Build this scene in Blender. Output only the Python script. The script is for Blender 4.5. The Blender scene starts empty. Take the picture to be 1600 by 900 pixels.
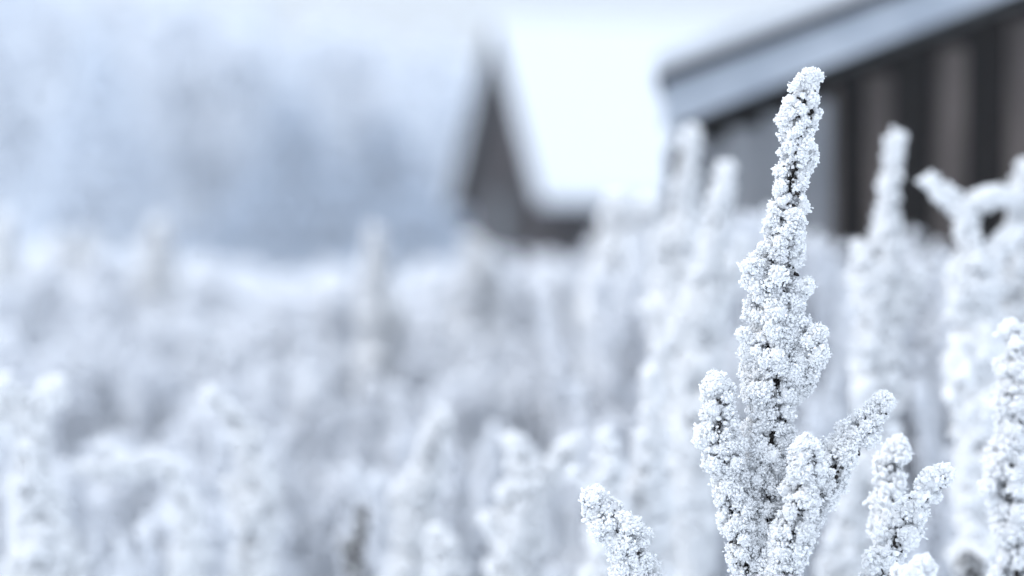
import bpy, math, random
import numpy as np
from mathutils import Vector, Matrix, noise as mnoise

# ------------------------------------------------------------------ camera, world, sun, exposure
sc = bpy.context.scene
col = sc.collection
R = math.radians
CAM_Z = 1.30
PITCH = math.atan(80 / 3777.8)
FPX = 85 / 36 * 1600

cam_d = bpy.data.cameras.new('camera'); cam = bpy.data.objects.new('camera', cam_d); col.objects.link(cam)
cam_d.lens = 85; cam_d.sensor_width = 36; cam_d.clip_start = 0.05; cam_d.clip_end = 2000
cam.location = (0, 0, CAM_Z); cam.rotation_euler = (R(90) - PITCH, 0, 0)
cam_d.dof.use_dof = True; cam_d.dof.focus_distance = 2.0; cam_d.dof.aperture_fstop = 2.1
sc.camera = cam

SUN_EL, SUN_AZ = R(46), R(-98)          # azimuth measured from +Y towards +X: high on the left, abreast of the plants
world = bpy.data.worlds.new('World'); sc.world = world; world.use_nodes = True
nt = world.node_tree; nt.nodes.clear()
wo = nt.nodes.new('ShaderNodeOutputWorld'); bg = nt.nodes.new('ShaderNodeBackground')
sky = nt.nodes.new('ShaderNodeTexSky'); sky.sky_type = 'NISHITA'; sky.sun_disc = False
sky.sun_elevation = SUN_EL; sky.sun_rotation = SUN_AZ; sky.dust_density = 4; sky.air_density = 1.2
mixw = nt.nodes.new('ShaderNodeMix'); mixw.data_type = 'RGBA'
mixw.inputs['Factor'].default_value = 0.86                       # cloud cover over the blue
tcw = nt.nodes.new('ShaderNodeTexCoord'); sxyz = nt.nodes.new('ShaderNodeSeparateXYZ'); mr = nt.nodes.new('ShaderNodeMapRange')
mr.inputs['From Min'].default_value = 0.0; mr.inputs['From Max'].default_value = 1.0
mr.inputs['To Min'].default_value = 0.36; mr.inputs['To Max'].default_value = 2.0      # an overcast sky is brighter overhead than at the horizon
vm = nt.nodes.new('ShaderNodeVectorMath'); vm.operation = 'SCALE'; vm.inputs[0].default_value = (6.9, 7.6, 8.55)   # the overcast layer
nt.links.new(tcw.outputs['Generated'], sxyz.inputs[0]); nt.links.new(sxyz.outputs['Z'], mr.inputs['Value'])
nt.links.new(mr.outputs[0], vm.inputs['Scale']); nt.links.new(vm.outputs[0], mixw.inputs['B'])
nt.links.new(sky.outputs['Color'], mixw.inputs['A'])
nt.links.new(mixw.outputs['Result'], bg.inputs['Color'])
bg.inputs['Strength'].default_value = 0.105
nt.links.new(bg.outputs[0], wo.inputs[0])

sun_d = bpy.data.lights.new('sun', 'SUN'); sun = bpy.data.objects.new('sun', sun_d); col.objects.link(sun)
sun_d.energy = 1.1; sun_d.angle = R(45); sun_d.color = (1, 0.95, 0.89)
sdir = Vector((math.sin(SUN_AZ) * math.cos(SUN_EL), math.cos(SUN_AZ) * math.cos(SUN_EL), math.sin(SUN_EL)))
sun.rotation_euler = sdir.to_track_quat('Z', 'Y').to_euler()

vs = sc.view_settings
sc.display_settings.display_device = 'sRGB'
vs.view_transform = 'Standard'; vs.look = 'None'; vs.gamma = 1; vs.exposure = 0.72
cy = sc.cycles
cy.use_denoising = True
cy.max_bounces = 10; cy.diffuse_bounces = 7; cy.glossy_bounces = 2; cy.transmission_bounces = 6; cy.volume_bounces = 1
cy.use_adaptive_sampling = False

rng = np.random.default_rng(7)
random.seed(7)

# ------------------------------------------------------------------ helpers
def at(px, py, d):
    """World point seen at pixel (px, py) of a 1600x900 frame, d metres deep."""
    x = (px - 800) / FPX * d; u = (450 - py) / FPX * d
    c, s = math.cos(PITCH), math.sin(PITCH)
    return Vector((x, d * c + u * s, CAM_Z - d * s + u * c))

def tag(o, label=None, cat=None, group=None, kind=None):
    if label: o['label'] = label
    if cat: o['category'] = cat
    if group: o['group'] = group
    if kind: o['kind'] = kind
    return o

def empty(name, loc):
    o = bpy.data.objects.new(name, None); col.objects.link(o); o.location = loc; o.empty_display_size = 0.05
    return o

def mesh_obj(name, V, F, mats, parent=None, loc=None, mi=None, smooth=False):
    """V (n,3) world positions, F (m,3) or list of polygons; ONE mesh object."""
    me = bpy.data.meshes.new(name)
    V = np.asarray(V, dtype=np.float32)
    origin = np.array(loc if loc is not None else (0, 0, 0), dtype=np.float32)
    if parent is not None and loc is None:
        w = Vector((0, 0, 0)); p = parent
        while p: w = w + p.location; p = p.parent
        origin = np.array(w, dtype=np.float32)
    V = V - origin
    if isinstance(F, np.ndarray):
        n, k = F.shape
        me.vertices.add(len(V)); me.vertices.foreach_set('co', V.ravel())
        me.loops.add(n * k); me.loops.foreach_set('vertex_index', F.astype(np.int32).ravel())
        me.polygons.add(n); me.polygons.foreach_set('loop_start', np.arange(0, n * k, k, dtype=np.int32))
        me.polygons.foreach_set('loop_total', np.full(n, k, dtype=np.int32))
        if mi is not None: me.polygons.foreach_set('material_index', np.asarray(mi, dtype=np.int32))
        me.polygons.foreach_set('use_smooth', np.full(n, smooth))
        me.update(calc_edges=True)
    else:
        me.from_pydata([tuple(v) for v in V], [], F)
        if mi is not None:
            for p, m in zip(me.polygons, mi): p.material_index = m
        for p in me.polygons: p.use_smooth = smooth
        me.update()
    for m in (mats if isinstance(mats, (list, tuple)) else [mats]): me.materials.append(m)
    o = bpy.data.objects.new(name, me); col.objects.link(o)
    if parent is not None: o.parent = parent
    if loc is not None: o.location = loc
    return o

def mat(name, base, rough=0.8, noise=None, translucent=0.0, bump=None, spec=0.2):
    m = bpy.data.materials.new(name); m.use_nodes = True
    t = m.node_tree; p = t.nodes['Principled BSDF']
    p.inputs['Roughness'].default_value = rough
    p.inputs['Specular IOR Level'].default_value = spec
    p.inputs['Base Color'].default_value = (*base, 1)
    if noise:                       # (second colour, scale, low, high, stretch)
        c2, s, lo, hi, st = noise
        tc = t.nodes.new('ShaderNodeTexCoord'); mp = t.nodes.new('ShaderNodeMapping'); mp.inputs['Scale'].default_value = st
        n = t.nodes.new('ShaderNodeTexNoise'); n.inputs['Scale'].default_value = s; n.inputs['Detail'].default_value = 5
        r = t.nodes.new('ShaderNodeValToRGB'); r.color_ramp.elements[0].position = lo; r.color_ramp.elements[1].position = hi
        r.color_ramp.elements[0].color = (*base, 1); r.color_ramp.elements[1].color = (*c2, 1)
        t.links.new(tc.outputs['Object'], mp.inputs[0]); t.links.new(mp.outputs[0], n.inputs['Vector'])
        t.links.new(n.outputs['Fac'], r.inputs[0]); t.links.new(r.outputs[0], p.inputs['Base Color'])
    if bump:
        tc = t.nodes.new('ShaderNodeTexCoord'); n = t.nodes.new('ShaderNodeTexNoise'); n.inputs['Scale'].default_value = bump[0]
        n.inputs['Detail'].default_value = 4
        b = t.nodes.new('ShaderNodeBump'); b.inputs['Strength'].default_value = bump[1]; b.inputs['Distance'].default_value = bump[2]
        t.links.new(tc.outputs['Object'], n.inputs['Vector']); t.links.new(n.outputs['Fac'], b.inputs['Height']); t.links.new(b.outputs[0], p.inputs['Normal'])
    if translucent:
        tr = t.nodes.new('ShaderNodeBsdfTranslucent'); tr.inputs['Color'].default_value = (*base, 1)
        mx = t.nodes.new('ShaderNodeMixShader'); mx.inputs[0].default_value = translucent
        t.links.new(p.outputs[0], mx.inputs[1]); t.links.new(tr.outputs[0], mx.inputs[2])
        t.links.new(mx.outputs[0], t.nodes['Material Output'].inputs[0])
    return m

M_frost = mat('hoar_frost', (0.95, 0.96, 0.975), 0.55, translucent=0.42, spec=0.35)
M_frost_far = mat('hoar_frost_field', (0.90, 0.915, 0.94), 0.7, noise=((0.82, 0.84, 0.88), 5, 0.4, 0.75, (1, 1, 1)), translucent=0.5)
M_stem = mat('dry_stem', (0.018, 0.016, 0.017), 0.8, noise=((0.05, 0.042, 0.038), 90, 0.4, 0.7, (1, 1, 0.3)))
M_snow = mat('wind_packed_snow', (0.58, 0.61, 0.655), 0.6, bump=(9, 0.4, 0.03))
M_ground = mat('snowy_ground', (0.80, 0.84, 0.88), 0.8, noise=((0.42, 0.42, 0.42), 3, 0.55, 0.75, (1, 1, 1)), bump=(5, 0.5, 0.05))

# unit icosahedron
_p = (1 + 5 ** .5) / 2
ICO_V = np.array([(-1, _p, 0), (1, _p, 0), (-1, -_p, 0), (1, -_p, 0), (0, -1, _p), (0, 1, _p), (0, -1, -_p), (0, 1, -_p),
                  (_p, 0, -1), (_p, 0, 1), (-_p, 0, -1), (-_p, 0, 1)]) / math.sqrt(1 + _p * _p)
ICO_F = np.array([(0, 11, 5), (0, 5, 1), (0, 1, 7), (0, 7, 10), (0, 10, 11), (1, 5, 9), (5, 11, 4), (11, 10, 2), (10, 7, 6), (7, 1, 8),
                  (3, 9, 4), (3, 4, 2), (3, 2, 6), (3, 6, 8), (3, 8, 9), (4, 9, 5), (2, 4, 11), (6, 2, 10), (8, 6, 7), (9, 8, 1)])
OCT_V = np.array([(1, 0, 0), (-1, 0, 0), (0, 1, 0), (0, -1, 0), (0, 0, 1), (0, 0, -1)], float)
OCT_F = np.array([(0, 2, 4), (2, 1, 4), (1, 3, 4), (3, 0, 4), (2, 0, 5), (1, 2, 5), (3, 1, 5), (0, 3, 5)])

def unit(v): return v / (np.linalg.norm(v, axis=-1, keepdims=True) + 1e-12)

def grains(C, r, axis=None, stretch=1.0, jit=0.22, base=(ICO_V, ICO_F)):
    """Irregular little crystals at centres C with radii r, lengthened along axis."""
    n = len(C)
    if n == 0: return np.zeros((0, 3)), np.zeros((0, 3), int)
    BV, BF = base; k = len(BV)
    a = unit(rng.normal(size=(n, 3))); b = unit(np.cross(a, rng.normal(size=(n, 3)))); c = np.cross(a, b)
    rot = np.stack([a, b, c], 1)                                 # n,3,3
    V = np.einsum('kj,njl->nkl', BV, rot) * (1 + rng.normal(size=(n, k, 1)) * jit)
    V *= (1 + rng.normal(size=(n, 1, 3)) * 0.15)
    if axis is not None and stretch != 1.0:
        d = np.einsum('nkl,nl->nk', V, axis)
        V += (stretch - 1) * d[..., None] * axis[:, None, :]
    V = V * np.asarray(r).reshape(-1, 1, 1) + C[:, None, :]
    F = (BF[None] + (np.arange(n) * k)[:, None, None]).reshape(-1, 3)
    return V.reshape(-1, 3), F

def join(parts):
    Vs, Fs, o = [], [], 0
    for V, F in parts:
        if len(V) == 0: continue
        Vs.append(V); Fs.append(F + o); o += len(V)
    return np.concatenate(Vs), np.concatenate(Fs)

def resample(P, Rr, step):
    """Catmull-like smooth resample of a polyline with radii."""
    P = np.array([tuple(p) for p in P], float); Rr = np.array(Rr, float)
    d = np.concatenate([[0], np.cumsum(np.linalg.norm(np.diff(P, axis=0), axis=1))])
    n = max(3, int(d[-1] / step)); t = np.linspace(0, d[-1], n)
    Q = np.stack([np.interp(t, d, P[:, i]) for i in range(3)], 1); q = np.interp(t, d, Rr)
    w = max(1, int(0.012 / step))
    if n > 4 * w:
        ker = np.hanning(2 * w + 3)[1:-1]; ker /= ker.sum()
        pad = len(ker) // 2
        for i in range(3):
            e = np.pad(Q[:, i], pad, mode='reflect', reflect_type='odd'); Q[:, i] = np.convolve(e, ker, 'valid')
    return Q, q

def tube(P, r, sides=6):
    P = np.asarray(P); n = len(P); r = np.broadcast_to(r, (n,))
    T = unit(np.gradient(P, axis=0)); u = unit(np.cross(T, np.array([0.31, 0.9, 0.17]))); v = np.cross(T, u)
    a = np.linspace(0, 2 * math.pi, sides, endpoint=False)
    V = (P[:, None] + r[:, None, None] * (np.cos(a)[None, :, None] * u[:, None] + np.sin(a)[None, :, None] * v[:, None])).reshape(-1, 3)
    F = []
    i = np.arange(n - 1)[:, None] * sides; j = np.arange(sides)[None]; jn = (j + 1) % sides
    q1 = np.stack([i + j, i + jn, i + sides + jn], -1).reshape(-1, 3); q2 = np.stack([i + j, i + sides + jn, i + sides + j], -1).reshape(-1, 3)
    return V, np.concatenate([q1, q2])

BARE = unit(np.array([0.62, -0.75, -0.25]))          # lee side: the wind laid the frost on from the far left

def frosted_branch(path, radii, grain=0.0015, clump=0.0065, gap=0.30, seeds=1.0, stem_r=0.0024, tipcap=True, cover=1.0, grains_per=1.0):
    """Returns (stem mesh, frost mesh) of one frost-laden branch. radii = outer radius of the frost."""
    Q, q = resample(path, radii, 0.002)
    T = unit(np.gradient(Q, axis=0))
    L = np.linalg.norm(np.diff(Q, axis=0), axis=1).sum()
    # lumps: slow change of the radius along and around the branch
    Rm = q.mean()
    ncl = int(cover * 2 * math.pi * Rm * L / (math.pi * (clump * 0.72) ** 2))
    prob = q / q.sum(); idx = rng.choice(len(Q), ncl, p=prob)
    u = unit(np.cross(T, np.array([0.2, 1, 0.1]))); v = np.cross(T, u)
    ang = rng.uniform(0, 2 * math.pi, ncl)
    dirn = np.cos(ang)[:, None] * u[idx] + np.sin(ang)[:, None] * v[idx] + T[idx] * rng.normal(0.25, 0.25, ncl)[:, None]
    dirn = unit(dirn)
    # knobbly envelope
    ns = np.array([mnoise.noise(Vector((Q[i] + dirn[k] * q[i]) * 55)) for k, i in enumerate(idx)])
    nb = np.array([mnoise.noise(Vector((Q[i] + dirn[k] * q[i]) * 22 + 7)) for k, i in enumerate(idx)])
    rad = q[idx] * (0.96 + 0.50 * ns + 0.34 * nb) - clump * 0.7
    rad = np.maximum(rad, clump * 0.2)
    lee = dirn @ BARE
    keep = rng.random(ncl) > gap * np.clip(lee * 1.4, 0, 1) * (0.5 + 2.6 * (nb < -0.05))
    keep |= (rad < clump * 0.5)
    # deeper clumps on the lee side so gaps open
    rad = rad * (1 - 0.10 * np.clip(lee, 0, 1))
    idx, dirn, rad, lee = idx[keep], dirn[keep], rad[keep], lee[keep]; ncl = len(idx)
    C = Q[idx] + dirn * rad[:, None]
    rc = clump * (0.5 + 1.05 * rng.random(ncl) ** 1.6) * np.clip(q[idx] / Rm, 0.75, 1.15)
    if tipcap:
        k = max(5, int(10 * (q[0] / clump) ** 2 * 0.6))
        d = unit(rng.normal(size=(k, 3)) - 0.5 * T[0]); d = unit(d - np.minimum(0, -(d @ T[0]))[:, None] * T[0] * 1.0)
        C = np.concatenate([C, Q[0] + d * (q[0] - clump) * rng.uniform(0.4, 1, (k, 1))]); dirn = np.concatenate([dirn, d]); rc = np.concatenate([rc, clump * rng.uniform(0.6, 1.1, k)])
    ngr = np.maximum(4, (grains_per * 1.35 * (rc / grain) ** 2).astype(int))
    rep = np.repeat(np.arange(len(C)), ngr)
    gd = unit(rng.normal(size=(len(rep), 3)) + 0.75 * dirn[rep])
    dist = rc[rep] * (rng.uniform(0.72, 0.98, len(rep)) + (rng.random(len(rep)) < 0.07) * 0.3)
    G = C[rep] + gd * dist[:, None]
    gr = grain * rng.uniform(0.55, 1.45, len(rep))
    ax = unit(gd + 0.5 * rng.normal(size=gd.shape))
    fro = [grains(G, gr, ax, 1.25, 0.18)]
    # needles and feathery plates standing off the clumps
    nf = len(rep) // 6; jf = rng.choice(len(rep), nf, replace=False); df = unit(gd[jf] + 0.35 * rng.normal(size=(nf, 3)))
    fro.append(grains(C[rep[jf]] + df * (rc[rep[jf]] * rng.uniform(0.95, 1.3, nf))[:, None], grain * rng.uniform(0.3, 0.6, nf), df, 2.6, 0.25, (OCT_V, OCT_F)))
    # rime on the inner twigs, seen through the gaps
    ni = int(len(C) * 0.55); ii = rng.integers(0, len(Q), ni); a = rng.uniform(0, 2 * math.pi, ni)
    di = np.cos(a)[:, None] * u[ii] + np.sin(a)[:, None] * v[ii]
    fro.append(grains(Q[ii] + di * (q[ii] * rng.uniform(0.15, 0.6, ni))[:, None], clump * rng.uniform(0.3, 0.6, ni), jit=0.2))
    # solid heart of each clump so that it is not a shell
    fro.append(grains(C, rc * 0.78, jit=0.2))
    # stem, seed heads and withered bracts showing through the frost
    st = [tube(Q, np.maximum(stem_r * np.linspace(0.5, 1.1, len(Q)), 0.0006))]
    ns_ = int(seeds * L * 900)
    if ns_:
        i = rng.integers(0, len(Q), ns_); a = rng.uniform(0, 2 * math.pi, ns_)
        d = unit(np.cos(a)[:, None] * u[i] + np.sin(a)[:, None] * v[i] + 0.4 * T[i] + 0.25 * BARE)
        st.append(grains(Q[i] + d * (q[i] * rng.uniform(0.2, 0.72, ns_))[:, None], 0.0011 * rng.uniform(0.6, 1.5, ns_), d, 1.6))
    return join(st), join(fro)

def to_ground(P, Rr, lean=None, gy=None):
    """Continue a stalk from its lowest drawn point to the ground."""
    b = Vector(P[-1]); dx = (Vector(P[-1]) - Vector(P[-2]))
    s = min(0.25, abs(dx.x / max(1e-3, abs(dx.z)))) * (1 if dx.x > 0 else -1)
    mid = Vector((b.x + s * 0.18, b.y + 0.01, max(0.35, b.z - 0.35))); end = Vector((mid.x + s * 0.05, mid.y + 0.02, -0.01))
    return mid, end

def px_path(pts, d):
    """pts: (x, y, half width px[, depth offset]) -> world path and radii."""
    P, Q = [], []
    for p in pts:
        dd = d + (p[3] if len(p) > 3 else 0)
        P.append(at(p[0], p[1], dd)); Q.append((p[2] + 1) / FPX * dd)
    return P, Q

def frost_plant(name, label, cat, stalk, branches, d, detail='mid', group=None, stalk_name='stalk'):
    P, Q = px_path(stalk, d)
    mid, end = to_ground(P, Q)
    root = empty(name, (end.x, end.y, 0)); tag(root, label, cat, group)
    kw = dict(near=dict(grain=0.0010, clump=0.0052, gap=0.19, seeds=1.2, grains_per=1.0),
              soft=dict(grain=0.0018, clump=0.0072, gap=0.3, seeds=1.0, grains_per=0.9),
              mid=dict(grain=0.0026, clump=0.0072, gap=0.12, seeds=0.5, grains_per=0.8),
              far=dict(grain=0.006, clump=0.014, gap=0.0, seeds=0.0, grains_per=0.7))[detail]
    s, f = frosted_branch(P, Q, **kw)
    # lower stalk: coarser frost out of the frame
    lowP, lowR = [P[-1], mid, end], [Q[-1], Q[-1] * 0.6, Q[-1] * 0.35]
    kl = dict(kw); kl.update(grain=kw['grain'] * 2.4, clump=kw['clump'] * 1.5, tipcap=False, seeds=0.2)
    s2, f2 = frosted_branch(lowP, lowR, **kl)
    S = join([s, s2]); Fm = join([f, f2])
    so = mesh_obj(stalk_name, *S, M_stem, root)
    mesh_obj('frost', *Fm, M_frost, so, smooth=True)
    for b in branches:
        P, Q = px_path(b, d)
        s, f = frosted_branch(P, Q, **kw)
        bo = mesh_obj('side_branch', *s, M_stem, root)
        mesh_obj('frost', *f, M_frost, bo, smooth=True)
    return root

# ------------------------------------------------------------------ ground
def build_ground():
    xs = np.concatenate([[-1500, -300, -100], np.linspace(-40, 40, 81), [100, 300, 1500]])
    ys = np.concatenate([[-300, -60, -10], np.linspace(-4, 76, 81), [140, 400, 1600]])
    X, Y = np.meshgrid(xs, ys); Z = np.array([[mnoise.noise(Vector((x * .35, y * .35, 0))) * 0.06 - 0.03 for x in xs] for y in ys])
    V = np.stack([X.ravel(), Y.ravel(), Z.ravel()], 1); w = len(xs)
    F = [(j * w + i, j * w + i + 1, (j + 1) * w + i + 1, (j + 1) * w + i) for j in range(len(ys) - 1) for i in range(w - 1)]
    o = mesh_obj('snowy_ground', V, np.array(F), M_ground, smooth=True); tag(o, kind='structure')
build_ground()

# ------------------------------------------------------------------ buildings
M_plank = mat('weathered_plank', (0.055, 0.046, 0.044), 0.85, noise=((0.13, 0.11, 0.102), 5, 0.35, 0.7, (6, 6, 0.5)), bump=(40, 0.3, 0.004))
M_plank_dark = mat('tarred_board', (0.011, 0.009, 0.009), 0.8, noise=((0.022, 0.019, 0.018), 4, 0.4, 0.7, (6, 6, 0.5)))
M_grey = mat('grey_frosted_board', (0.17, 0.18, 0.20), 0.85, noise=((0.34, 0.35, 0.37), 4, 0.35, 0.7, (5, 5, 0.6)))
M_barge = mat('rimed_bargeboard', (0.29, 0.33, 0.39), 0.8, noise=((0.42, 0.46, 0.52), 7, 0.3, 0.7, (1, 1, 1)))
M_roofing = mat('dark_roofing', (0.02, 0.022, 0.028), 0.7)
M_brown = mat('brown_log_wall', (0.014, 0.011, 0.013), 0.85, noise=((0.028, 0.021, 0.023), 2.5, 0.35, 0.7, (1, 1, 5)))

def prism(quad, normal, t):
    """Solid slab: polygon corners (world) pushed by t along normal."""
    n = Vector(normal).normalized(); k = len(quad)
    V = [Vector(q) for q in quad] + [Vector(q) - n * t for q in quad]
    F = [tuple(range(k)), tuple(reversed(range(k, 2 * k)))] + [((i + 1) % k, i, i + k, (i + 1) % k + k) for i in range(k)]
    return V, F
def joinp(ps):
    V, F = [], []
    for v, f in ps:
        o = len(V); V += v; F += [tuple(i + o for i in q) for q in f]
    return V, F

def box(c, ex, ey, ez):
    """Box from corner frame: centre c and half-extent vectors."""
    c, ex, ey, ez = map(Vector, (c, ex, ey, ez))
    V = [c + a * ex + b * ey + d * ez for a in (-1, 1) for b in (-1, 1) for d in (-1, 1)]
    F = [(0, 1, 3, 2), (4, 6, 7, 5), (0, 4, 5, 1), (2, 3, 7, 6), (0, 2, 6, 4), (1, 5, 7, 3)]
    return V, F

def build_shed():
    D = 4.6; K = D / 6.8
    cl = at(1050, 202, D)                                    # underside of the roof at the left corner
    x0, y0, h0 = cl.x, cl.y, cl.z
    ang = R(-5)                                               # the gable turned a little so it recedes to the right
    ax = Vector((math.cos(ang), math.sin(ang), 0)); nrm = Vector((math.sin(ang), -math.cos(ang), 0))  # towards camera
    back = -nrm; W = 3.6 * K; slope = math.tan(R(21.2)); half = W / 2; depth = 4.0 * K
    O = Vector((x0, y0, 0))
    def P(s, z, out=0.0): return O + ax * s + nrm * out + Vector((0, 0, z))
    def roof_z(s): return h0 + slope * (s if s < half else W - s)
    root = empty('wooden_shed', O + ax * half + back * depth / 2); tag(root, 'dark wooden shed with vertical boards and a rimed sloping roof edge at the right', 'shed')
    # backing walls
    wall = joinp([prism([P(0.02, 0), P(W - 0.02, 0), P(W - 0.02, roof_z(W - .02) - .02), P(half, roof_z(half) - .02), P(0.02, roof_z(.02) - .02)], nrm, 0.05),
                  prism([P(0.0, 0, -0.06), P(0.0, 0, -depth), P(0, h0 - .02, -depth), P(0, h0 - .02, -0.06)], -ax, 0.05),
                  prism([P(W, 0, -depth), P(W, 0, -0.06), P(W, h0 - .02, -0.06), P(W, h0 - .02, -depth)], ax, 0.05),
                  prism([P(0.06, 0, -depth), P(W - .06, 0, -depth), P(W - .06, h0 - .02, -depth), P(0.06, h0 - .02, -depth)], -nrm, -0.05)])
    mesh_obj('wall', *wall, M_plank_dark, root)
    # vertical boards on the gable, spaced, some rimed grey, some bare brown
    s = 0.06 * K
    grey, brown = [], []
    while s < 0.40 * K:
        w = 0.095 * K; grey.append(box(P(s + w / 2, roof_z(s) / 2 - .02, 0.016), ax * w / 2, nrm * 0.012, Vector((0, 0, roof_z(s) / 2 - .02)))); s += 0.098 * K
    for s, w in [(a_ * K, b_ * K) for a_, b_ in [(0.455, .03), (0.575, .075)] + [(0.77 + 0.205 * k, 0.10 if k % 3 else 0.085) for k in range(14)]]:
        z = min(roof_z(s - w / 2), roof_z(s + w / 2)) / 2 - .02
        brown.append(box(P(s, z, 0.016), ax * w / 2, nrm * 0.012, Vector((0, 0, z))))
    mesh_obj('grey_boards', *joinp(grey), M_grey, root)
    mesh_obj('brown_boards', *joinp(brown), M_plank, root)
    mesh_obj('corner_post', *box(P(0.02, h0 / 2 - .02, 0.02), ax * 0.028, nrm * 0.03, Vector((0, 0, h0 / 2 - .02))), M_plank_dark, root)
    # bargeboards on the rakes
    ov = 0.02 * K
    for side in (0, 1):
        def S(s): return s if side == 0 else W - s
        q = [P(S(-ov), h0 - slope * ov, 0.16 * K), P(S(half), roof_z(half), 0.16 * K), P(S(half), roof_z(half) + 0.09 * K, 0.16 * K), P(S(-ov), h0 - slope * ov + 0.125 * K, 0.16 * K)]
        mesh_obj('bargeboard', *prism(q, nrm, 0.03), M_barge, root)
    # roof slabs (dark edge) + snow
    for side in (0, 1):
        def S(s): return s if side == 0 else W - s
        up = Vector((0, 0, 1)); th = 0.034 * K
        q = [P(S(-0.04 * K), h0 - slope * .04 * K + 0.126 * K, 0.18 * K), P(S(half), roof_z(half) + 0.093 * K, 0.18 * K), P(S(half), roof_z(half) + 0.093 * K, -depth - .1), P(S(-.04 * K), h0 - slope * .04 * K + 0.126 * K, -depth - .1)]
        q = [p + up * th for p in q]
        ro = mesh_obj('roof', *prism(q, up, th), M_roofing, root)
        q2 = [p + up * 0.04 for p in q]; q2[0] += nrm * -0.02; q2[1] += nrm * -0.02
        mesh_obj('snow', *prism(q2, up, 0.038), M_snow, ro)
build_shed()

def build_hut():
    D = 20.0
    c = at(860, 296, D)                                       # near corner under the eave
    ang = R(17)                                               # long side nearly square to the view
    ax = Vector((math.cos(ang), -math.sin(ang) * -1, 0)).normalized()     # along the ridge, to the right and away
    gx = Vector((-math.sin(ang), math.cos(ang), 0))           # across the gable, going away
    gx = Vector((-math.sin(R(19)), math.cos(R(19)), 0)); ax = Vector((math.cos(R(19)), math.sin(R(19)), 0))
    W, L = 2.2, 5.0; h = c.z; O = Vector((c.x, c.y, 0)); rise = (at(787, 45, 21.1).z - h)
    def P(s, l, z): return O + gx * s + ax * l + Vector((0, 0, z))
    root = empty('cottage', O + gx * W / 2 + ax * L / 2); tag(root, 'brown cottage with a steep snow-covered roof, far behind the field', 'cottage')
    wl = [prism([P(0, 0, 0), P(0, 0, h), P(W / 2, 0, h + rise - .1), P(W, 0, h), P(W, 0, 0)], -ax, 0.12),
          prism([P(0, 0.125, 0), P(0, L, 0), P(0, L, h), P(0, .125, h)], -gx, 0.12),
          prism([P(W, 0.125, 0), P(W, L, 0), P(W, L, h), P(W, .125, h)], gx, 0.12),
          prism([P(0, L, 0), P(0, L, h), P(W / 2, L, h + rise - .1), P(W, L, h), P(W, L, 0)], ax, 0.12)]
    mesh_obj('wall', *joinp(wl), M_brown, root)
    k = rise / (W / 2)
    for side in (0, 1):
        def S(s): return s if side == 0 else W - s
        n = (gx * (-k if side == 0 else k) + Vector((0, 0, 1))).normalized()
        q = [P(S(-.12), -.15, h - k * .12), P(S(W / 2), -.15, h + rise), P(S(W / 2), L + .2, h + rise), P(S(-.12), L + .2, h - k * .12)]
        q = [p + n * 0.05 for p in q]
        ro = mesh_obj('roof', *prism(q, n, 0.05), M_roofing, root)
        q2 = [p + n * 0.09 for p in q]
        mesh_obj('snow', *prism(q2, n, 0.088), M_snow, ro)
    # window in the gable and a door on the long side
    wdw = mesh_obj('window', *box(P(W / 2, -0.03, 1.45), gx * .25, ax * .03, Vector((0, 0, .3))), M_brown, root)
    mesh_obj('pane', *box(P(W / 2, -0.07, 1.45), gx * .2, ax * .008, Vector((0, 0, .25))), mat('dark_pane', (.03, .035, .045), .15, spec=.5), wdw)
    mesh_obj('door', *box(P(-.03, 2.4, .80), gx * .03, ax * .36, Vector((0, 0, .80))), M_plank, root)
    mesh_obj('chimney', *box(P(W / 2, 4.4, h + rise + .2), gx * .18, ax * .18, Vector((0, 0, .4))), M_grey, root)
build_hut()

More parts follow.
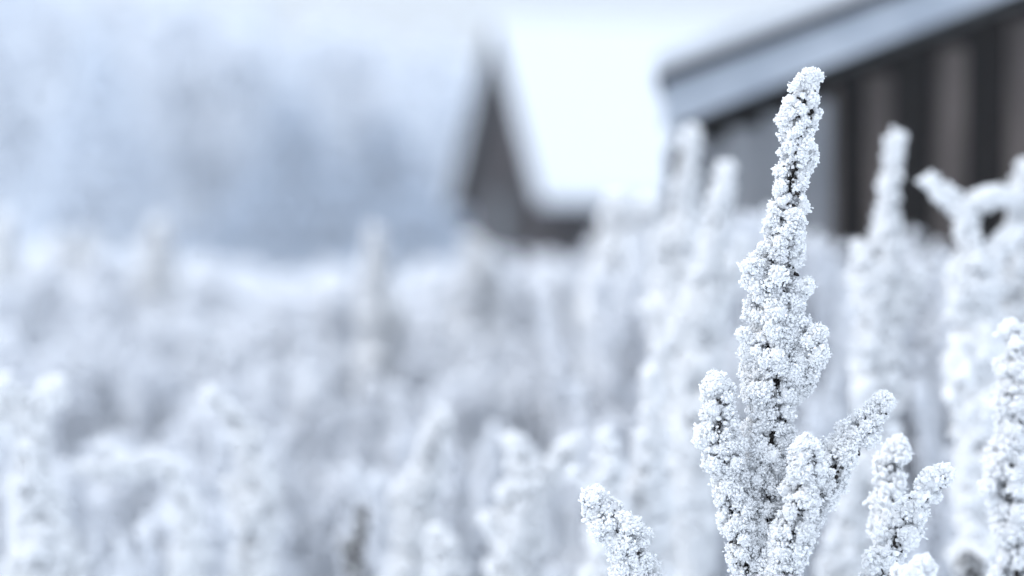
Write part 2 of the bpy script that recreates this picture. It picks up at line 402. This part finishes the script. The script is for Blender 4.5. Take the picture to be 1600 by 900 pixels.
# ------------------------------------------------------------------ far frosted trees
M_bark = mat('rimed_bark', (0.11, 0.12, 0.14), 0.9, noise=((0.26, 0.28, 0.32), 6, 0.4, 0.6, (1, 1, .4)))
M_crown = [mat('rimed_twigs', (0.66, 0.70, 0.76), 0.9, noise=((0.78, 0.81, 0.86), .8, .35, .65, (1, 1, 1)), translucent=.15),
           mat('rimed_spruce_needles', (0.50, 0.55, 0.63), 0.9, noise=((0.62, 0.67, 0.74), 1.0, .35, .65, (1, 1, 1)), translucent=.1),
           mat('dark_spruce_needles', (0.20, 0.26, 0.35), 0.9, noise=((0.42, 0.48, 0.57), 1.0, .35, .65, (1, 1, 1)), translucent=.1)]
def tree(px, d, h, w, kind, label):
    b = at(px, 370, d); root = empty('frosted_tree' if kind == 0 else 'frosted_spruce', (b.x, b.y, 0)); tag(root, label, 'tree', 'frosted trees beyond the field')
    tp = np.array([(b.x + mnoise.noise(Vector((px, z, 0))) * .25, b.y, z) for z in np.linspace(-.1, h * .95, 14)])
    tr = [tube(tp, np.linspace(.035 * h ** .7 + .05, .02, 14), 8)]
    nl = 2400; C = []
    if kind == 0:
        limbs = 22
        for k in range(limbs):
            z = h * rng.uniform(.18, .85); a = rng.uniform(0, 2 * math.pi); ln = w * rng.uniform(.5, 1) * (1.15 - z / h)
            o = np.array([b.x, b.y, z]); t = np.linspace(0, 1, 7)[:, None]
            q = o + np.array([math.cos(a), math.sin(a), .9]) * ln * t + np.array([0, 0, -.35]) * ln * t ** 2
            tr.append(tube(q, np.linspace(.05, .012, 7), 5))
            for m in range(int(nl / limbs)):
                C.append(q[min(6, int(rng.uniform(1.2, 7)))] + rng.normal(0, .11 * w + .08, 3))
    else:
        for k in range(nl):
            z = h * (1 - rng.random() ** .62 * .93); rr = w * (1 - z / h) * (0.45 + .55 * rng.random() ** .5) + .05; a = rng.uniform(0, 2 * math.pi)
            C.append((b.x + rr * math.cos(a), b.y + rr * math.sin(a), z - rr * .25 + .12 * math.sin(z * 9)))
    C = np.array(C)
    out = unit(C - np.array([b.x, b.y, 0]) * [1, 1, 0] - np.array([0, 0, 1]) * C[:, 2:3])
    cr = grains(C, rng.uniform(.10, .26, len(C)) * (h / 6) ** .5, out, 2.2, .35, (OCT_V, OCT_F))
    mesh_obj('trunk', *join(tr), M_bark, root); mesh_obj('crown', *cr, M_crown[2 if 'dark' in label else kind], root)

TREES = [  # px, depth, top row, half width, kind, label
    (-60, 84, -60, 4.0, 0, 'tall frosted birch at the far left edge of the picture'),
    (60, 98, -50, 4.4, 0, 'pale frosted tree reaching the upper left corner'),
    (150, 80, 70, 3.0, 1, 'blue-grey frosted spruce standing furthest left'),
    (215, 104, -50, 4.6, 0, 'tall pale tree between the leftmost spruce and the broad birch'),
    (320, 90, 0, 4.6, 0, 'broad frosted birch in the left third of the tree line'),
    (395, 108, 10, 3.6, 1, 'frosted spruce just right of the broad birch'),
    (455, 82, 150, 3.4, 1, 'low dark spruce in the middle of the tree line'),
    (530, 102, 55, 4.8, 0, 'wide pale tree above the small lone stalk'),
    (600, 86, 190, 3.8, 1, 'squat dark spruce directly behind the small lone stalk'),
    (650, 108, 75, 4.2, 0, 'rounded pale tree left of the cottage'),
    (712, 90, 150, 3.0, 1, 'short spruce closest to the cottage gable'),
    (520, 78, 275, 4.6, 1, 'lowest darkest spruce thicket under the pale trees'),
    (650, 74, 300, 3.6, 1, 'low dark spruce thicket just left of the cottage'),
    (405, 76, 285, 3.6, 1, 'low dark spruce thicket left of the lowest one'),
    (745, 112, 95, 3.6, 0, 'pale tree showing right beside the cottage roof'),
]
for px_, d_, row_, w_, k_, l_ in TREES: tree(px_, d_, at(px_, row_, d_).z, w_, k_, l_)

# ------------------------------------------------------------------ the sharp plant and its neighbours
frost_plant('frosted_plant', 'tallest sharp plant thickly coated in hoar frost, rising in front of the dark shed', 'plant',
    [(1264, 128, 26), (1256, 165, 30), (1248, 210, 29), (1240, 260, 29), (1233, 310, 30), (1226, 360, 31), (1219, 400, 37, .003), (1217, 440, 41), (1214, 490, 41), (1212, 540, 44), (1212, 590, 44), (1209, 640, 36), (1205, 700, 34), (1201, 770, 33), (1198, 840, 35), (1196, 930, 40)],
    [[(1273, 522, 20, -.012), (1266, 548, 25, -.008), (1246, 590, 21), (1226, 630, 15)],
     [(1174, 414, 15, -.01), (1188, 432, 20), (1206, 460, 16)],
     [(1164, 524, 14, -.012), (1178, 550, 19), (1198, 590, 16)],
     [(1262, 440, 10, -.006), (1250, 458, 14), (1232, 490, 14)],
     [(1120, 602, 26, -.02), (1122, 650, 29, -.02), (1128, 700, 31, -.018), (1139, 750, 28, -.014), (1150, 800, 29, -.012), (1160, 860, 28, -.008), (1180, 920, 28)],
     [(1260, 700, 25, -.045), (1256, 740, 29, -.042), (1244, 800, 28, -.036), (1230, 860, 28, -.03), (1218, 925, 27, -.02)],
     [(1380, 630, 23, .012), (1356, 660, 29, .008), (1322, 704, 29), (1292, 748, 31, -.005), (1264, 800, 28, -.005), (1236, 850, 24)]],
    2.0, 'near')
frost_plant('frosted_plant', 'sharp frosted stalk leaning left, low at the bottom centre', 'plant',
    [(930, 784, 26), (948, 808, 29), (966, 838, 31), (988, 872, 29), (1012, 915, 28), (1030, 960, 26)], [], 1.99, 'near')
frost_plant('frosted_plant', 'forked frosted plant right of the tallest one, its right arm leaning right', 'plant',
    [(1474, 742, 21), (1454, 764, 24), (1430, 795, 25), (1404, 835, 28), (1384, 880, 29), (1366, 940, 30)],
    [[(1402, 698, 20, .10), (1394, 735, 22, .10), (1386, 780, 22, .08), (1392, 830, 24, .05), (1384, 870, 20, .02)]],
    2.03, 'soft')
frost_plant('frosted_plant', 'round frosted tip just showing at the bottom right below the forked plant', 'plant',
    [(1440, 884, 22), (1430, 905, 38), (1420, 945, 38)], [], 1.88, 'soft')
frost_plant('frosted_plant', 'slightly blurred frosted stalk at the right edge of the picture', 'plant',
    [(1578, 515, 20), (1590, 560, 27), (1588, 610, 30), (1584, 670, 26), (1580, 720, 30), (1576, 780, 30), (1586, 840, 30), (1590, 930, 32)],
    [[(1618, 520, 20), (1608, 570, 22), (1596, 620, 20)]], 2.22, 'soft')

MID = [  # label, depth, stalk, branches
    ('blurred tall frosted stalk with a round tip, in front of the brown boards', 2.9,
     [(1402, 216, 14), (1395, 255, 17), (1389, 300, 15), (1385, 345, 19), (1380, 400, 28), (1378, 460, 32), (1372, 560, 34)], [[(1345, 390, 18), (1355, 430, 24), (1368, 480, 20)], [(1428, 430, 16), (1412, 465, 22), (1388, 510, 20)]]),
    ('blurred frosted stalk left of the tallest plant, its tip before the grey boards', 3.1,
     [(1134, 266, 18), (1126, 310, 20), (1120, 355, 19), (1112, 400, 24), (1104, 450, 27), (1096, 520, 30), (1090, 620, 32)], [[(1075, 485, 20), (1082, 520, 25), (1092, 560, 22)], [(1160, 380, 16), (1146, 420, 20), (1118, 470, 20)]]),
    ('faint frosted stalk before the corner post of the shed', 3.4,
     [(1082, 208, 15), (1078, 250, 16), (1074, 290, 19), (1068, 340, 25), (1062, 420, 40)], []),
    ('frosted branch sloping down from the left in front of the dark shed, far right', 2.8,
     [(1452, 286, 14), (1474, 304, 16), (1498, 324, 18), (1514, 362, 22), (1522, 420, 30), (1526, 520, 38)], [[(1562, 302, 13), (1534, 312, 14), (1508, 336, 15)], [(1604, 302, 14, .1), (1580, 304, 14, .08), (1548, 310, 14, .05)], [(1590, 366, 14), (1562, 384, 18), (1530, 420, 20)]]),
    ('frosted stalk cut by the right edge, level with the base of the shed', 2.9,
     [(1602, 262, 16), (1600, 300, 20), (1596, 350, 26), (1590, 420, 36), (1584, 520, 40)], []),
    ('slim blurred stalk with a bright round tip left of the sharp plant', 2.85,
     [(1019, 584, 17), (1017, 615, 16), (1015, 660, 18), (1012, 720, 26), (1008, 800, 32), (1004, 900, 34)], [[(1036, 680, 13), (1026, 710, 15), (1014, 760, 14)]]),
    ('short blurred stalk with a round tip above the leaning sharp stalk', 2.8,
     [(946, 684, 19), (950, 712, 18), (954, 750, 22), (952, 820, 30), (948, 920, 32)], [[(900, 742, 14), (925, 752, 16), (948, 775, 15)]]),
    ('blurred frosted plant forking into a Y at the bottom centre', 2.95,
     [(803, 690, 19), (815, 722, 22), (822, 760, 30), (812, 820, 34), (806, 920, 36)], [[(898, 692, 17), (872, 718, 19), (846, 744, 21), (824, 780, 22)], [(760, 810, 14), (782, 822, 16), (804, 850, 18)]]),
    ('blurred arching frosted stalk left of centre, its bright tip bent left', 3.15,
     [(330, 620, 17), (352, 640, 18), (376, 668, 18), (396, 700, 21), (404, 750, 26), (402, 820, 32), (398, 920, 34)], [[(360, 760, 14), (378, 790, 18), (396, 830, 18)]]),
    ('frosted tuft spread sideways at the left edge', 3.0,
     [(8, 600, 20), (26, 622, 22), (50, 648, 24), (60, 700, 28), (58, 800, 36), (56, 920, 38)], [[(86, 606, 21), (72, 632, 20), (54, 668, 20)], [(-10, 640, 18), (16, 660, 18), (48, 700, 18)]]),
    ('low arched frosted sprig above the lower left corner', 3.05,
     [(128, 732, 14), (160, 735, 18), (205, 728, 18), (250, 722, 18), (276, 745, 18), (290, 800, 22), (298, 920, 26)], [[(160, 700, 9), (180, 714, 11), (206, 728, 12)]]),
    ('bright frosted clump in the lower left corner', 3.0,
     [(78, 806, 20), (92, 835, 26), (100, 880, 32), (104, 950, 34)], [[(30, 770, 16), (52, 800, 20), (84, 850, 22)]]),
    ('leaning frosted stem between the arched stalk and the Y-shaped plant', 3.3,
     [(690, 650, 17), (676, 690, 22), (664, 740, 25), (650, 800, 28), (640, 900, 30)], [[(625, 770, 14), (634, 800, 18), (646, 840, 18)]]),
    ('frosted head low at the bottom, below the leaning stem', 3.0,
     [(684, 836, 20), (694, 862, 27), (700, 920, 30)], []),
    ('lone frosted stalk rising against the distant trees', 5.5,
     [(583, 362, 10), (584, 388, 13), (586, 425, 18), (588, 480, 26)], []),
    ('frosted stalk rising against the trees at the left', 6.5,
     [(250, 350, 15), (248, 385, 22), (246, 430, 28), (244, 520, 34)], []),
    ('frosted stalk cut by the left edge against the trees', 6.0,
     [(2, 345, 15), (4, 385, 22), (6, 440, 28), (8, 520, 34)], []),
    ('pale frosted stalk between the two leftmost ones against the trees', 6.8,
     [(138, 372, 14), (134, 400, 26), (130, 460, 34), (128, 540, 36)], [[(90, 380, 15), (104, 410, 20), (124, 460, 20)]]),
    ('frosted stalk in front of the cottage gable', 6.2,
     [(738, 380, 18), (746, 402, 26), (748, 440, 32), (750, 520, 34)], []),
    ('pale frosted stalk between the cottage and the shed', 4.2,
     [(968, 318, 22), (966, 350, 28), (964, 400, 34), (962, 480, 38)], [[(1010, 325, 18), (996, 360, 22), (972, 400, 22)]]),
    ('blurred frosted stalk directly behind the right fork of the sharp plant', 2.9,
     [(1330, 735, 17), (1326, 780, 20), (1322, 830, 26), (1318, 920, 30)], []),
]
def gap_stalk(label, d, st, br):  # dark stalk added to stand in for a shaded gap between plants
    P, Q = px_path(st, d); mid, end = to_ground(P, Q)
    root = empty('shaded_gap_stalk', (end.x, end.y, 0)); tag(root, label, 'plant')
    for nm, pts in [('stalk', st)] + [('side_branch', b) for b in br]:
        P, Q = px_path(pts, d)
        if nm == 'stalk': P, Q = P + [mid, end], Q + [Q[-1] * .7, Q[-1] * .4]
        A, q = resample(P, Q, .004); n = int(len(A) * 16); i = rng.integers(0, len(A), n); dd = unit(rng.normal(size=(n, 3)))
        mesh_obj(nm, *join([tube(A, q * .22), grains(A[i] + dd * (q[i] * rng.uniform(.2, 1, n))[:, None], rng.uniform(.002, .0045, n), dd, 1.8)]), M_stem, root)
        i = rng.integers(0, len(A), 2 * n); dd = unit(rng.normal(size=(2 * n, 3)) - BARE * .5)
        mesh_obj('frost', *grains(A[i] + dd * (q[i] * rng.uniform(.5, 1.2, 2 * n))[:, None], rng.uniform(.0014, .003, 2 * n), dd, 1.3), M_frost, bpy.data.objects[root.name].children[-1])
gap_stalk('dark stalk added in place of a shaded gap, low between the arched and the leaning stalks', 3.15, [(566, 800, 6), (562, 840, 8), (556, 880, 10), (552, 940, 11)], [[(540, 850, 6), (550, 870, 9), (556, 900, 9)]])
gap_stalk('dark stalk added in place of a shaded gap, in the lower right corner', 2.7, [(1510, 872, 8), (1506, 900, 9), (1502, 950, 10)], [[(1528, 880, 6), (1516, 910, 9), (1506, 940, 9)]])
for lb, d, st, br in MID:
    frost_plant('frosted_plant', lb, 'plant', st, br, d, 'mid' if d < 3.6 else 'far')

# ------------------------------------------------------------------ the field behind, beyond counting
def simple_branch(P, q, cr):
    """Coarse frosted branch for the mass: lumps along a path."""
    L = np.linalg.norm(np.diff(P, axis=0), axis=1).sum(); Rm = np.mean(q)
    n = max(6, int(2.2 * Rm * L / cr ** 2)); t = rng.random(n) * (len(P) - 1); i = t.astype(int); f = (t - i)[:, None]
    C = P[i] * (1 - f) + P[np.minimum(i + 1, len(P) - 1)] * f; r = np.interp(t, np.arange(len(P)), q)
    d = unit(rng.normal(size=(n, 3)) * [1, 1, .6]); C = C + d * (r * rng.uniform(.35, 1.05, n))[:, None]
    return grains(C, cr * rng.uniform(.55, 1.25, n), d, 1.3, .25)
def field_plant(x, y, top, cr, thick, nb):
    fro, st = [], []
    lean = rng.normal(0, .06, 2); n = 12; t = np.linspace(0, 1, n)
    P = np.stack([x + lean[0] * t ** 1.5, y + lean[1] * t, top * t], 1); q = thick * np.interp(t, [0, .4, .8, 1], [.35, .9, 1, .6])
    fro.append(simple_branch(P[3:], q[3:], cr)); st.append(tube(P, np.linspace(.004, .0012, n), 4))
    for k in range(nb):
        s = rng.uniform(.35, .88); o = np.array([np.interp(s, t, P[:, j]) for j in range(3)]); a = rng.uniform(0, 2 * math.pi)
        ln = top * (1.02 - s) * rng.uniform(.5, .95); tt = np.linspace(0, 1, 6)[:, None]; sp = rng.uniform(.10, .42)
        B = o + np.array([math.cos(a) * sp, math.sin(a) * sp, .7]) * ln * tt + np.array([0, 0, .35]) * ln * tt ** 2
        B = B[:, :]; fro.append(simple_branch(B, thick * np.array([.5, .7, .85, .9, .8, .6]), cr)); st.append(tube(B, np.linspace(.0018, .0009, 6), 4))
    return join(fro), join(st)

# average row of the field's skyline across the picture
SKY_X = [-200, 0, 100, 200, 320, 560, 700, 760, 820, 900, 950, 1000, 1200, 1330, 1430, 1500, 1700]
SKY_Y = [385, 385, 390, 400, 415, 415, 408, 398, 425, 400, 370, 345, 318, 325, 380, 375, 365]
fr, stt = [], []
def scatter(n, d0, d1, cr, thick, nb, pw=1.0, xr=(-80, 1680), dy=(0, 90), maxtop=None, ok=None):
    for k in range(n):
        d = d0 + (d1 - d0) * rng.random() ** pw; px = rng.uniform(*xr)
        if ok and not ok(px, d): continue
        row = np.interp(px, SKY_X, SKY_Y) + rng.uniform(*dy)
        p = at(px, row, d); top = p.z
        if maxtop: top = min(top, maxtop)
        f, s = field_plant(p.x, p.y, top, cr, thick * rng.uniform(.8, 1.2), nb); fr.append(f); stt.append(s)
scatter(80, 12, 27, .045, .06, 4, dy=(-2, 25), xr=(-50, 1040), ok=lambda x, d: not (x > 720 and d > 18))
scatter(130, 6.5, 12, .022, .040, 5, dy=(0, 50), xr=(-60, 1040))
scatter(90, 5.6, 6.8, .011, .026, 7, dy=(60, 190), xr=(-80, 1020))
scatter(170, 6, 8.5, .013, .030, 6, dy=(25, 130), xr=(-80, 1035))
scatter(80, 3.75, 4.45, .0065, .0135, 6, dy=(15, 120), xr=(985, 1660))
scatter(140, 4.6, 6.2, .009, .023, 7, dy=(130, 320), xr=(-80, 1000))
scatter(90, 3.6, 4.5, .0065, .017, 6, dy=(250, 480), xr=(-80, 1020))
scatter(60, 3.9, 4.45, .007, .016, 6, dy=(90, 280), xr=(1000, 1680))
scatter(44, 3.4, 4.1, .006, .015, 6, dy=(240, 460), xr=(1000, 1680))
V1, F1 = join(fr); V2, F2 = join(stt)
mi = np.concatenate([np.zeros(len(F1), int), np.ones(len(F2), int)])
print('field tris', len(F1) + len(F2))
o = mesh_obj('frosted_weeds', np.concatenate([V1, V2]), np.concatenate([F1, F2 + len(V1)]), [M_frost_far, M_stem], mi=mi)
tag(o, 'dense blurred field of frost-covered weeds filling the lower half', 'weeds', kind='stuff')

# ------------------------------------------------------------------ frosty air
HZ = 0.0022
V, F = box((0, 70, 19), (60, 0, 0), (0, 80, 0), (0, 0, 21))
hz = mesh_obj('haze', V, F, [])
hm = bpy.data.materials.new('frosty_air'); hm.use_nodes = True; ht = hm.node_tree; ht.nodes.clear()
ho = ht.nodes.new('ShaderNodeOutputMaterial'); hv = ht.nodes.new('ShaderNodeVolumePrincipled')
hv.inputs['Color'].default_value = (.88, .93, 1, 1); hv.inputs['Density'].default_value = HZ; hv.inputs['Anisotropy'].default_value = .2
ht.links.new(hv.outputs[0], ho.inputs['Volume']); hz.data.materials.append(hm)
tag(hz, 'thin pale frosty air over the field', 'haze', kind='stuff')
